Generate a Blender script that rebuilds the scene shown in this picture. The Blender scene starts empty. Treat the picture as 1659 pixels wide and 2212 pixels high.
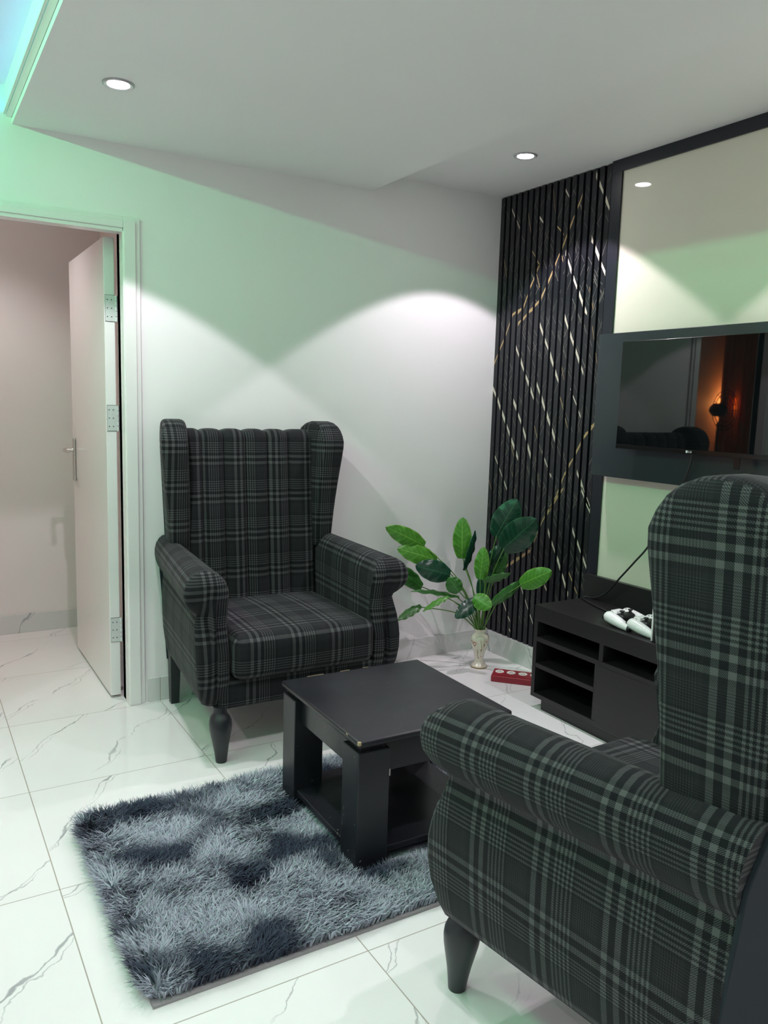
import bpy, bmesh, math, random
import numpy as np
from mathutils import Vector, Matrix, noise, Euler
random.seed(7); rng = np.random.default_rng(7)
R = math.radians
sc = bpy.context.scene
col = sc.collection

# ------------------------------------------------------------------ camera, world, exposure
CAM = Vector((-2.655, -3.330, 1.304))
cam_d = bpy.data.cameras.new('camera'); cam = bpy.data.objects.new('camera', cam_d); col.objects.link(cam)
yaw, pit, rol = R(31.1172), R(7.7764), R(1.6750)
fw = Vector((math.sin(yaw)*math.cos(pit), math.cos(yaw)*math.cos(pit), -math.sin(pit)))
rt = Vector((math.cos(yaw), -math.sin(yaw), 0)); up = rt.cross(fw)
r2 = math.cos(rol)*rt + math.sin(rol)*up; u2 = -math.sin(rol)*rt + math.cos(rol)*up
cam.matrix_world = Matrix(((r2.x, u2.x, -fw.x, CAM.x), (r2.y, u2.y, -fw.y, CAM.y), (r2.z, u2.z, -fw.z, CAM.z), (0, 0, 0, 1)))
cam_d.sensor_fit = 'VERTICAL'; cam_d.sensor_height = 24.0
cam_d.lens = 1719.96/2212*24.0
cam_d.clip_start = 0.05
sc.camera = cam
w = bpy.data.worlds.new('world'); sc.world = w; w.use_nodes = True
w.node_tree.nodes['Background'].inputs[0].default_value = (0.9, 0.95, 1.0, 1)
w.node_tree.nodes['Background'].inputs[1].default_value = 0.02
sc.view_settings.view_transform = 'Standard'; sc.view_settings.look = 'None'
sc.view_settings.exposure = 0.56; sc.view_settings.gamma = 1.0
try: sc.view_settings.use_curve_mapping = False
except Exception: pass
sc.cycles.use_denoising = True
sc.cycles.max_bounces = 8; sc.cycles.diffuse_bounces = 5; sc.cycles.glossy_bounces = 4
sc.cycles.sample_clamp_indirect = 6.0
sc.cycles.caustics_reflective = False; sc.cycles.caustics_refractive = False
SPOT_W = 37.0          # each ceiling downlight
SPOT_COL = (1.0, 0.87, 0.99)
GREEN_W, GREEN_COL = 13.5, (0.18, 1.0, 0.44)
BLUE_W, BLUE_COL = 0.6, (0.02, 0.07, 1.0)
HALL_W, HALL_COL = 19.0, (1.0, 0.91, 0.93)
ORANGE_W = 20.0

# ------------------------------------------------------------------ helpers
def tag(o, label=None, cat=None, group=None, kind=None):
    if label: o['label'] = label
    if cat: o['category'] = cat
    if group: o['group'] = group
    if kind: o['kind'] = kind
    return o
def empty(name, loc=(0, 0, 0), rz=0.0):
    o = bpy.data.objects.new(name, None); o.empty_display_size = 0.1
    o.location = loc; o.rotation_euler = (0, 0, rz); col.objects.link(o); return o
class MB:
    def __init__(s): s.v = []; s.f = []; s.uv = []; s.m = []
    def add(s, vs, fs, uvs=None, mi=0):
        b = len(s.v); s.v += [tuple(p) for p in vs]
        for k, f in enumerate(fs):
            s.f.append([b+i for i in f]); s.m.append(mi)
            s.uv.append(uvs[k] if uvs is not None else None)
        return s
    def box(s, x0, x1, y0, y1, z0, z1, mi=0):
        vs = [(x, y, z) for z in (z0, z1) for y in (y0, y1) for x in (x0, x1)]
        return s.add(vs, [(0, 2, 3, 1), (4, 5, 7, 6), (0, 1, 5, 4), (2, 6, 7, 3), (0, 4, 6, 2), (1, 3, 7, 5)], None, mi)
    def lathe(s, prof, n=28, c=(0, 0, 0), mi=0, axis='z', cap=True):
        vs = []; fs = []
        for r, z in prof:
            for k in range(n):
                a = 2*math.pi*k/n; p = (r*math.cos(a), r*math.sin(a), z)
                if axis == 'y': p = (p[0], -p[2], p[1])
                if axis == 'x': p = (p[2], p[0], p[1])
                vs.append((c[0]+p[0], c[1]+p[1], c[2]+p[2]))
        for i in range(len(prof)-1):
            for k in range(n):
                k2 = (k+1) % n; fs.append((i*n+k, i*n+k2, (i+1)*n+k2, (i+1)*n+k))
        if cap:
            fs.append(tuple(range(n-1, -1, -1))); fs.append(tuple(range((len(prof)-1)*n, len(prof)*n)))
        return s.add(vs, fs, None, mi)
    def tube(s, pts, r, n=8, mi=0):
        pts = [Vector(p) for p in pts]; rs = r if isinstance(r, (list, tuple)) else [r]*len(pts)
        vs = []; fs = []; t0 = (pts[1]-pts[0]).normalized()
        a = t0.orthogonal().normalized()
        for i, p in enumerate(pts):
            t = (pts[min(i+1, len(pts)-1)]-pts[max(i-1, 0)]).normalized()
            a = (a-t*a.dot(t)).normalized(); b = t.cross(a)
            for k in range(n):
                q = 2*math.pi*k/n; vs.append(p+(a*math.cos(q)+b*math.sin(q))*rs[i])
        for i in range(len(pts)-1):
            for k in range(n):
                k2 = (k+1) % n; fs.append((i*n+k, i*n+k2, (i+1)*n+k2, (i+1)*n+k))
        fs.append(tuple(range(n-1, -1, -1))); fs.append(tuple(range((len(pts)-1)*n, len(pts)*n)))
        return s.add(vs, fs, None, mi)
    def rings(s, rings, closed=True, cap0=True, cap1=True, uvs=None, mi=0):
        n = len(rings[0]); vs = [p for r in rings for p in r]; fs = []; fu = [] if uvs else None
        m = n if closed else n-1
        for i in range(len(rings)-1):
            for k in range(m):
                k2 = (k+1) % n; fs.append((i*n+k, i*n+k2, (i+1)*n+k2, (i+1)*n+k))
                if uvs:
                    A = uvs[i]; B = uvs[i+1]; fu.append((A[k], A[k+1], B[k+1], B[k]))
        if cap0: fs.append(tuple(range(n-1, -1, -1))); fu.append(None) if uvs else None
        if cap1: fs.append(tuple(range((len(rings)-1)*n, len(rings)*n))); fu.append(None) if uvs else None
        return s.add(vs, fs, fu, mi)
    def rbox(s, c, h, r, n=5, crown=0.0, belly=0.0, mi=0):
        """box with rounded edges: c centre, h half sizes, r radius; crown lifts the top, belly bulges the front (-Y)"""
        vs = []; fs = []
        ts = []
        def ticks(hh):
            inner = hh-r
            t = [-hh+r*(1-math.cos(math.pi/2*k/n)) for k in range(n)]
            mid = [-inner+2*inner*k/6 for k in range(7)]
            return t+mid+[-q for q in reversed(t)]
        T = [ticks(q) for q in h]
        def put(p):
            q = [max(-h[i]+r, min(h[i]-r, p[i])) for i in range(3)]
            d = Vector([p[i]-q[i] for i in range(3)])
            if d.length > 1e-9: d = d.normalized()*r
            P = [q[i]+d[i] for i in range(3)]
            u = P[0]/h[0]; v = P[1]/h[1]; ww = P[2]/h[2]
            if crown and P[2] > 0: P[2] += crown*(1-u*u)*(1-v*v)*ww
            if belly and P[1] < 0: P[1] -= belly*(1-u*u)*(1-ww*ww)*(-v)
            return tuple(c[i]+P[i] for i in range(3))
        for ax in range(3):
            a, b = [(1, 2), (2, 0), (0, 1)][ax]
            for sg in (-1, 1):
                base = len(vs); na, nb = len(T[a]), len(T[b])
                for j in range(nb):
                    for i in range(na):
                        p = [0, 0, 0]; p[ax] = sg*h[ax]; p[a] = T[a][i]; p[b] = T[b][j]; vs.append(put(p))
                for j in range(nb-1):
                    for i in range(na-1):
                        q = (base+j*na+i, base+j*na+i+1, base+(j+1)*na+i+1, base+(j+1)*na+i)
                        fs.append(q if sg > 0 else q[::-1])
        return s.add(vs, fs, None, mi)
    def build(s, name, mats, parent=None, smooth=35, bevel=0, segs=2, plaid=False, merge=True, loc=None):
        me = bpy.data.meshes.new(name); me.from_pydata(s.v, [], s.f); me.update()
        if not isinstance(mats, (list, tuple)): mats = [mats]
        for m in mats: me.materials.append(m)
        me.polygons.foreach_set('material_index', s.m)
        if plaid:
            ul = me.uv_layers.new(name='plaid')
            for p in me.polygons:
                u = s.uv[p.index]
                if u is None:
                    n = p.normal; ax = max(range(3), key=lambda k: abs(n[k]))
                    for li in p.loop_indices:
                        c = me.vertices[me.loops[li].vertex_index].co
                        ul.data[li].uv = (c.y+.03, c.z) if ax == 0 else (c.x, c.z) if ax == 1 else (c.x, c.y)
                else:
                    for li, q in zip(p.loop_indices, u): ul.data[li].uv = q
        if merge:
            bm = bmesh.new(); bm.from_mesh(me); bmesh.ops.remove_doubles(bm, verts=bm.verts, dist=1e-5)
            bmesh.ops.recalc_face_normals(bm, faces=bm.faces); bm.to_mesh(me); bm.free()
        if smooth:
            me.polygons.foreach_set('use_smooth', [True]*len(me.polygons)); me.set_sharp_from_angle(angle=R(smooth))
        o = bpy.data.objects.new(name, me); col.objects.link(o)
        if parent: o.parent = parent
        if loc: o.location = loc
        if bevel:
            b = o.modifiers.new('bevel', 'BEVEL'); b.width = bevel; b.segments = segs; b.limit_method = 'ANGLE'; b.angle_limit = R(40)
            b.harden_normals = False
        return o
def struct(o, label, cat): return tag(o, label, cat, kind='structure')
def copy_tree(o, parent=None):
    c = o.copy(); col.objects.link(c)
    if parent: c.parent = parent
    for ch in list(o.children): copy_tree(ch, c)
    return c
def smooth_path(pts, k=8):
    pts = [Vector(p) for p in pts]; out = []
    for i in range(len(pts)-1):
        p0 = pts[max(i-1, 0)]; p1 = pts[i]; p2 = pts[i+1]; p3 = pts[min(i+2, len(pts)-1)]
        for j in range(k):
            t = j/k
            out.append(0.5*((2*p1)+(p2-p0)*t+(2*p0-5*p1+4*p2-p3)*t*t+(3*p1-p0-3*p2+p3)*t**3))
    out.append(pts[-1]); return out

# ------------------------------------------------------------------ materials
def mat(name, colr, rough=.5, metal=0.0, spec=.5, coat=0.0, emit=None, es=0.0):
    m = bpy.data.materials.new(name); m.use_nodes = True
    b = m.node_tree.nodes['Principled BSDF']
    b.inputs['Base Color'].default_value = (*colr, 1); b.inputs['Roughness'].default_value = rough
    b.inputs['Metallic'].default_value = metal; b.inputs['Specular IOR Level'].default_value = spec
    b.inputs['Coat Weight'].default_value = coat; b.inputs['Coat Roughness'].default_value = .03
    if emit: b.inputs['Emission Color'].default_value = (*emit, 1); b.inputs['Emission Strength'].default_value = es
    return m
class NT:
    def __init__(s, m): s.t = m.node_tree; s.b = s.t.nodes['Principled BSDF']
    def n(s, typ, **kw):
        x = s.t.nodes.new(typ)
        for k, v in kw.items():
            if k.startswith('i_'):
                x.inputs[int(k[2:]) if k[2:].isdigit() else k[2:]].default_value = v
            else: setattr(x, k, v)
        return x
    def l(s, a, b): s.t.links.new(a, b)
    def math(s, op, a, b=None, c=None):
        x = s.n('ShaderNodeMath', operation=op)
        for i, q in enumerate((a, b, c)):
            if q is None: continue
            if isinstance(q, (int, float)): x.inputs[i].default_value = q
            else: s.l(q, x.inputs[i])
        return x.outputs[0]
    def ramp(s, fac, stops, interp='LINEAR'):
        x = s.n('ShaderNodeValToRGB'); cr = x.color_ramp; cr.interpolation = interp
        while len(cr.elements) > 1: cr.elements.remove(cr.elements[-1])
        for i, (p, c) in enumerate(stops):
            e = cr.elements[0] if i == 0 else cr.elements.new(p)
            e.position = p; e.color = (c, c, c, 1) if isinstance(c, (int, float)) else (*c, 1)
        s.l(fac, x.inputs[0]); return x.outputs[0]
    def noise(s, vec, scale, detail=3, rough=.5, out=0):
        x = s.n('ShaderNodeTexNoise'); x.inputs['Scale'].default_value = scale; x.inputs['Detail'].default_value = detail
        x.inputs['Roughness'].default_value = rough
        if vec is not None: s.l(vec, x.inputs['Vector'])
        return x.outputs[out]
    def bump(s, h, strength=.2, dist=.001):
        x = s.n('ShaderNodeBump'); x.inputs['Strength'].default_value = strength; x.inputs['Distance'].default_value = dist
        s.l(h, x.inputs['Height']); s.l(x.outputs[0], s.b.inputs['Normal'])
def paint(name, c, rough=.55, bumpiness=.06):
    m = mat(name, c, rough); t = NT(m); g = t.n('ShaderNodeNewGeometry')
    n = t.noise(g.outputs['Position'], 2.2, 4)
    mx = t.n('ShaderNodeMix', data_type='RGBA'); t.l(n, mx.inputs[0])
    mx.inputs[6].default_value = (*[q*.97 for q in c], 1); mx.inputs[7].default_value = (*[min(1, q*1.03) for q in c], 1)
    t.l(mx.outputs[2], t.b.inputs['Base Color'])
    t.bump(t.noise(g.outputs['Position'], 90, 4), bumpiness, .002)
    return m
M = {}
M['wall'] = paint('white_wall_paint', (.85, .84, .84), .42)
M['ceil'] = paint('ceiling_paint', (.87, .87, .865), .6)
M['hall'] = paint('hall_paint', (.78, .74, .72), .5)
M['door'] = paint('white_gloss_paint', (.80, .79, .78), .22, .03)
M['cream'] = mat('cream_gloss_panel', (.80, .77, .65), .04, spec=.5)
M['frame'] = mat('black_frame', (.010, .012, .020), .35)
M['backboard'] = mat('dark_grey_gloss_board', (.030, .036, .044), .25, spec=.5)
M['screen'] = mat('tv_glass', (.004, .005, .006), .02, spec=.62)
M['bezel'] = mat('tv_bezel', (.006, .006, .007), .18)
M['white_logo'] = mat('pale_print', (.75, .75, .75), .4)
M['grey'] = mat('grey_plastic', (.16, .17, .18), .4)
M['blackplastic'] = mat('black_plastic', (.010, .010, .011), .38)
M['cable'] = mat('black_cable', (.010, .010, .012), .45)
M['padwhite'] = mat('white_plastic', (.82, .84, .83), .28)
M['chrome'] = mat('brushed_nickel', (.62, .60, .57), .25, 1.0)
M['hinge'] = mat('painted_steel_hinge', (.66, .69, .68), .35, .3)
M['dark'] = mat('dark_hole', (.01, .01, .01), .7)
M['legwood'] = mat('black_painted_wood', (.017, .019, .024), .38)
M['vase'] = mat('cream_glazed_china', (.70, .66, .54), .12, coat=.6)
M['red'] = mat('red_plastic', (.26, .010, .022), .35)
M['socket'] = mat('white_socket', (.80, .78, .72), .35)
M['rose'] = mat('rose_paint', (.40, .06, .05), .3)
M['leafpaint'] = mat('olive_paint', (.20, .22, .08), .3)
M['gold'] = mat('gilt_rim', (.55, .40, .18), .25, .8)
M['lens'] = mat('lamp_lens', (1, 1, 1), .5, emit=(1, .97, .95), es=45)
M['rim'] = mat('lamp_rim', (.45, .45, .47), .3, .5)
M['rimwhite'] = mat('white_led_profile', (.8, .8, .8), .5)
M['green_led'] = mat('green_led', (.2, 1, .4), .5, emit=GREEN_COL, es=9)
M['blue_led'] = mat('blue_led', (.2, .4, 1), .5, emit=BLUE_COL, es=9)
M['sheer'] = mat('orange_cloth', (.42, .13, .03), .8)
M['fan'] = mat('fan_black', (.02, .02, .02), .5)
M['bulb'] = mat('warm_bulb', (1, .6, .3), .5, emit=(1, .42, .12), es=14)

def marble(name, tiles, base=(.84, .84, .825), rough=.10, gscale=1.0):
    m = mat(name, base, rough); t = NT(m); g = t.n('ShaderNodeNewGeometry'); pos = g.outputs['Position']
    sp = t.n('ShaderNodeSeparateXYZ'); t.l(pos, sp.inputs[0])
    if tiles == 'floor':
        U = t.math('DIVIDE', t.math('SUBTRACT', sp.outputs[0], -2.3557+6.0), .6); V = t.math('DIVIDE', t.math('SUBTRACT', sp.outputs[1], -.026+6.0), .6)
    elif tiles == 'x': U = t.math('DIVIDE', t.math('SUBTRACT', sp.outputs[0], -2.3557+6.0), .6); V = t.math('ADD', sp.outputs[2], 10.3)
    else: U = t.math('DIVIDE', t.math('SUBTRACT', sp.outputs[1], -.026+6.0), .6); V = t.math('ADD', sp.outputs[2], 20.3)
    fu = t.math('FLOOR', U); fv = t.math('FLOOR', V)
    cu = t.math('SUBTRACT', U, fu); cv = t.math('SUBTRACT', V, fv)
    # per-tile offset
    cb = t.n('ShaderNodeCombineXYZ'); t.l(fu, cb.inputs[0]); t.l(fv, cb.inputs[1])
    wn = t.n('ShaderNodeTexWhiteNoise', noise_dimensions='2D'); t.l(cb.outputs[0], wn.inputs['Vector'])
    sc_ = t.n('ShaderNodeVectorMath', operation='MULTIPLY'); t.l(wn.outputs['Color'], sc_.inputs[0]); sc_.inputs[1].default_value = (7, 7, 7)
    lc = t.n('ShaderNodeCombineXYZ'); t.l(cu, lc.inputs[0]); t.l(cv, lc.inputs[1])
    ad = t.n('ShaderNodeVectorMath', operation='ADD'); t.l(lc.outputs[0], ad.inputs[0]); t.l(sc_.outputs[0], ad.inputs[1])
    P = ad.outputs[0]
    # wobble
    s2 = t.n('ShaderNodeSeparateXYZ'); t.l(P, s2.inputs[0])
    diag = t.math('ADD', t.math('MULTIPLY', s2.outputs[0], -.73), t.math('MULTIPLY', s2.outputs[1], .68))
    low = t.math('SUBTRACT', t.noise(P, 1.3, 2), .5); mid_ = t.math('SUBTRACT', t.noise(P, 5.0, 3), .5); hi = t.math('SUBTRACT', t.noise(P, 19, 3), .5)
    d = t.math('ADD', t.math('MULTIPLY', diag, 1.9), t.math('ADD', t.math('MULTIPLY', low, .9), t.math('ADD', t.math('MULTIPLY', mid_, .22), t.math('MULTIPLY', hi, .07))))
    d_b = t.math('ADD', d, t.math('ADD', .055, t.math('MULTIPLY', t.math('SUBTRACT', t.noise(P, 4.0, 2), .5), .22)))
    gate = t.noise(P, 2.3, 1); gate2 = t.noise(P, 3.1, 1)
    wid = t.ramp(t.noise(P, 4.5, 2), [(.50, .0), (.62, .016), (.75, .04)])
    v1 = t.math('ABSOLUTE', t.math('SUBTRACT', t.math('FRACT', d), .5))
    v2 = t.math('ABSOLUTE', t.math('SUBTRACT', t.math('FRACT', d_b), .5))
    a1 = t.math('MINIMUM', t.math('MULTIPLY', t.math('MAXIMUM', t.math('SUBTRACT', 1.0, t.math('DIVIDE', v1, t.math('ADD', wid, .0085))), 0.0), 1.6), 1.0)
    a1 = t.math('MULTIPLY', a1, t.ramp(gate, [(.42, 0), (.52, .8), (.7, 1)]))
    a2 = t.math('MINIMUM', t.math('MULTIPLY', t.math('MAXIMUM', t.math('SUBTRACT', 1.0, t.math('DIVIDE', v2, .0075)), 0.0), 1.6), 1.0)
    a2 = t.math('MULTIPLY', a2, t.ramp(gate2, [(.45, 0), (.55, .6), (.7, .9)]))
    ve = t.math('MINIMUM', t.math('ADD', t.math('MULTIPLY', a1, .72), t.math('MULTIPLY', a2, .65)), .9)
    mx = t.n('ShaderNodeMix', data_type='RGBA'); t.l(ve, mx.inputs[0]); mx.inputs[6].default_value = (*base, 1); mx.inputs[7].default_value = (.22, .235, .255, 1)
    cl = t.noise(P, 1.1, 3)
    m2 = t.n('ShaderNodeMix', data_type='RGBA', blend_type='MULTIPLY'); m2.inputs[0].default_value = 1; t.l(mx.outputs[2], m2.inputs[6])
    t.l(t.ramp(cl, [(.3, (.93, .93, .935)), (.7, (1, 1, 1))]), m2.inputs[7])
    out = m2.outputs[2]
    # grout
    eu = t.math('MINIMUM', cu, t.math('SUBTRACT', 1.0, cu)); ev = t.math('MINIMUM', cv, t.math('SUBTRACT', 1.0, cv))
    if tiles == 'floor': e = t.math('MINIMUM', eu, ev)
    else: e = eu
    gr = t.math('LESS_THAN', e, .0024)
    m3 = t.n('ShaderNodeMix', data_type='RGBA'); t.l(gr, m3.inputs[0]); t.l(out, m3.inputs[6]); m3.inputs[7].default_value = (.36, .33, .28, 1)
    t.l(m3.outputs[2], t.b.inputs['Base Color'])
    t.l(t.math('ADD', t.math('MULTIPLY', gr, .5), rough), t.b.inputs['Roughness'])
    return m
M['floor'] = marble('white_marble_floor_tiles', 'floor')
M['skx'] = marble('marble_skirting', 'x', (.66, .67, .65)); M['sky'] = marble('marble_skirting_side', 'y', (.66, .67, .65))

PER = .160
def plaid(name):
    m = mat(name, (.03, .03, .03), .85, spec=.25); t = NT(m)
    b = t.n('ShaderNodeUVMap'); b.uv_map = 'plaid'
    sp = t.n('ShaderNodeSeparateXYZ'); t.l(b.outputs[0], sp.inputs[0])
    mm = [(0, 1.0), (.0115, .0), (.0255, 1.0), (.037, .03), (.050, .95)]
    x = .050
    for k in range(5): mm += [(x+.0048, .05), (x+.0094, .95)]; x += .0094
    mm[-1] = (x, .30); mm += [(x+.034, .34), (.150, .2)]
    stops = [(p/PER, c) for p, c in mm]
    sv = []; fm = []
    for k, off in ((0, .07), (1, .035)):
        f = t.math('FRACT', t.math('ADD', t.math('DIVIDE', sp.outputs[k], PER), 50+off/PER))
        sv.append(t.ramp(f, stops, 'CONSTANT'))
        fine = t.math('MULTIPLY', t.math('SUBTRACT', t.math('GREATER_THAN', t.math('FRACT', t.math('ADD', t.math('DIVIDE', sp.outputs[k], .0047), 500.0)), .5), .5), t.math('MULTIPLY', t.math('GREATER_THAN', f, .105/PER), t.math('LESS_THAN', f, .142/PER)))
        fm.append(fine)
    s = t.math('MULTIPLY', t.math('ADD', sv[0], sv[1]), .5)
    # twill: in a fine diagonal the warp wins, then the weft
    tw = t.math('GREATER_THAN', t.math('FRACT', t.math('ADD', t.math('DIVIDE', t.math('ADD', sp.outputs[0], sp.outputs[1]), .0040), 800.0)), .5)
    mixw = t.n('ShaderNodeMix', data_type='FLOAT'); t.l(tw, mixw.inputs[0]); t.l(sv[0], mixw.inputs[2]); t.l(sv[1], mixw.inputs[3])
    v = t.math('ADD', t.math('MULTIPLY', s, .55), t.math('MULTIPLY', mixw.outputs[0], .45))
    v = t.math('MAXIMUM', t.math('ADD', v, t.math('MULTIPLY', t.math('ADD', fm[0], fm[1]), .22)), 0.0)
    c = t.ramp(v, [(0, (.0022, .003, .006)), (.22, (.0085, .0095, .012)), (.5, (.026, .0275, .031)), (1, (.112, .115, .118))])
    nz = t.noise(b.outputs[0], 900, 2)
    m2 = t.n('ShaderNodeMix', data_type='RGBA', blend_type='MULTIPLY'); m2.inputs[0].default_value = .5; t.l(c, m2.inputs[6]); t.l(nz, m2.inputs[7])
    t.l(m2.outputs[2], t.b.inputs['Base Color'])
    t.b.inputs['Sheen Weight'].default_value = .05; t.b.inputs['Sheen Roughness'].default_value = .5
    t.bump(nz, .25, .0006)
    return m
M['plaid'] = plaid('charcoal_plaid_fabric')
M['backcloth'] = mat('plain_dark_cloth', (.020, .025, .033), .85, spec=.2)

def scuffed(name, c, rough):
    m = mat(name, c, rough); t = NT(m); g = t.n('ShaderNodeNewGeometry'); p = g.outputs['Position']
    n = t.noise(p, 3.5, 5); t.l(t.ramp(n, [(.3, rough*.75), (.7, rough*1.35)]), t.b.inputs['Roughness'])
    mp = t.n('ShaderNodeMapping'); mp.inputs['Scale'].default_value = (1, 2.6, 1); t.l(p, mp.inputs[0])
    ch = t.noise(mp.outputs[0], 55, 2); n2 = t.noise(p, 5, 1)
    k = t.math('MULTIPLY', t.math('GREATER_THAN', ch, .735), t.math('GREATER_THAN', n2, .53))
    mx = t.n('ShaderNodeMix', data_type='RGBA'); t.l(k, mx.inputs[0]); mx.inputs[6].default_value = (*c, 1); mx.inputs[7].default_value = (.22, .20, .16, 1)
    t.l(mx.outputs[2], t.b.inputs['Base Color']); return m
M['table'] = scuffed('worn_black_lacquer', (.010, .011, .015), .36)
def woodgrain(name, c1, c2, rough):
    m = mat(name, c1, rough); t = NT(m); g = t.n('ShaderNodeNewGeometry')
    mp = t.n('ShaderNodeMapping'); mp.inputs['Scale'].default_value = (30, 2.5, 30); t.l(g.outputs['Position'], mp.inputs[0])
    n = t.noise(mp.outputs[0], 2.5, 5, .6)
    mx = t.n('ShaderNodeMix', data_type='RGBA'); t.l(n, mx.inputs[0]); mx.inputs[6].default_value = (*c1, 1); mx.inputs[7].default_value = (*c2, 1)
    t.l(mx.outputs[2], t.b.inputs['Base Color']); return m
M['cabinet'] = woodgrain('black_oak_melamine', (.0055, .0055, .006), (.016, .0145, .015), .42)
M['slat'] = mat('black_fluted_panel', (.009, .010, .014), .3)
M['vein_gold'] = mat('gold_vein', (.42, .29, .14), .35)
M['vein_white'] = mat('pale_vein', (.62, .56, .46), .35)
M['vein_hair'] = mat('hairline_vein', (.20, .195, .165), .4)
def leafmat(name, c1, c2, rough=.35):
    m = mat(name, c1, rough, spec=.45); t = NT(m)
    at = t.n('ShaderNodeAttribute'); at.attribute_name = 'leafuv'
    sp = t.n('ShaderNodeSeparateXYZ'); t.l(at.outputs['Vector'], sp.inputs[0])
    a = t.math('ABSOLUTE', sp.outputs[1])
    mid = t.math('LESS_THAN', a, .035)
    q = t.math('FRACT', t.math('MULTIPLY', t.math('SUBTRACT', sp.outputs[0], t.math('MULTIPLY', a, .16)), 8.0))
    side = t.math('MULTIPLY', t.math('LESS_THAN', q, .10), .55)
    edge = t.math('MULTIPLY', t.math('GREATER_THAN', a, .9), .6)
    k = t.math('MAXIMUM', t.math('MAXIMUM', mid, side), edge)
    n = t.noise(at.outputs['Vector'], 3, 3)
    m0 = t.n('ShaderNodeMix', data_type='RGBA'); t.l(n, m0.inputs[0]); m0.inputs[6].default_value = (*[x*.75 for x in c1], 1); m0.inputs[7].default_value = (*[x*1.2 for x in c1], 1)
    mx = t.n('ShaderNodeMix', data_type='RGBA'); t.l(k, mx.inputs[0]); t.l(m0.outputs[2], mx.inputs[6]); mx.inputs[7].default_value = (*c2, 1)
    t.l(mx.outputs[2], t.b.inputs['Base Color']); t.b.inputs['Subsurface Weight'].default_value = 0
    t.bump(t.math('SUBTRACT', 1.0, t.math('MAXIMUM', mid, side)), .4, .002)
    return m
M['leaf_l'] = leafmat('bright_green_leaf', (.060, .215, .022), (.17, .38, .06))
M['leaf_m'] = leafmat('mid_green_leaf', (.030, .125, .022), (.08, .24, .05))
M['leaf_d'] = leafmat('deep_green_leaf', (.006, .040, .022), (.020, .10, .040), .28)
M['stem'] = mat('green_stem', (.10, .22, .045), .45)
def pilemat():
    m = mat('shaggy_pile', (.3, .32, .36), .9, spec=.15); t = NT(m)
    at = t.n('ShaderNodeAttribute'); at.attribute_name = 'pilecol'
    t.l(at.outputs['Color'], t.b.inputs['Base Color']); return m
M['pile'] = pilemat(); M['rugback'] = mat('rug_backing', (.30, .28, .29), .9)
def curtainmat():
    m = mat('orange_curtain', (.55, .20, .055), .8); t = NT(m)
    tr = t.n('ShaderNodeBsdfTranslucent'); tr.inputs[0].default_value = (.55, .20, .055, 1)
    mx = t.n('ShaderNodeMixShader'); mx.inputs[0].default_value = .22; out = [q for q in t.t.nodes if q.type == 'OUTPUT_MATERIAL'][0]
    t.l(t.b.outputs[0], mx.inputs[1]); t.l(tr.outputs[0], mx.inputs[2]); t.l(mx.outputs[0], out.inputs[0])
    return m
M['curtain'] = curtainmat()

# ------------------------------------------------------------------ setting
ZS, ZC, ZT = 2.270, 2.353, 2.400           # soffit, side strip, tray
XT = -2.270                                # tray edge
XL, YN, HY = -4.45, -4.9, 1.315            # left wall, near wall, hall wall
DL, DR, DH = -2.62, -1.885, 1.955          # door opening
T = .10
o = MB().box(XL-.1, .14, YN-.1, HY+.1, -.08, 0).build('floor', M['floor'], smooth=0); struct(o, 'white grey-veined marble tile floor', 'floor')
b = MB()
b.box(DR, .12, 0, T, 0, 2.6); b.box(DL, DR, 0, T, DH, 2.6); b.box(XL, DL, 0, T, 0, 2.6)
struct(b.build('wall_back', M['wall'], smooth=0), 'white wall behind the far armchair with a doorway', 'wall')
struct(MB().box(.022, .12, YN, 0, 0, 2.6).build('wall_right', M['wall'], smooth=0), 'wall carrying the television', 'wall')
struct(MB().box(XL-.1, XL, YN, HY, 0, 2.6).build('wall_left', M['wall'], smooth=0), 'plain white wall on the left side of the room', 'wall')
struct(MB().box(XL-.1, .12, YN-.1, YN, 0, 2.6).build('wall_front', M['wall'], smooth=0), 'plain white wall at the near end of the room', 'wall')
b = MB()
b.box(XT, -.762, YN, 0, ZS, 2.62)                       # soffit
b.box(-.762, .022, YN, 0, ZC, 2.62)                     # raised strip over the tv wall
b.box(XT-.020, XT-.001, YN, 0, ZS+.022, 2.62)           # stepped lip
b.box(-3.12, XT-.020, YN, 0, ZT, 2.62)                  # tray
b.box(XL, -3.12, YN, 0, ZS, 2.62)                       # soffit beyond the tray
struct(b.build('ceiling', M['ceil'], smooth=0), 'white stepped ceiling with a recessed tray at left', 'ceiling')
# hall beyond the door
HX0, HX1 = -4.75, -1.70
b = MB(); b.box(HX0, HX1, HY, HY+.1, 0, 2.6); b.box(HX1, HX1+.1, T, HY+.1, 0, 2.6); b.box(HX0-.1, HX0, 0, HY+.1, 0, 2.6)
struct(b.build('wall_hall', M['hall'], smooth=0), 'pinkish white wall of the passage beyond the door', 'wall')
struct(MB().box(HX0-.1, HX1+.1, T, HY+.1, 2.45, 2.6).build('ceiling_hall', M['ceil'], smooth=0), 'ceiling of the passage beyond the door', 'ceiling')
struct(MB().box(HX0, XL-.1, 0, HY+.1, -.08, 0).build('floor_hall', M['floor'], smooth=0), 'end of the marble floor in the passage', 'floor')
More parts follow.
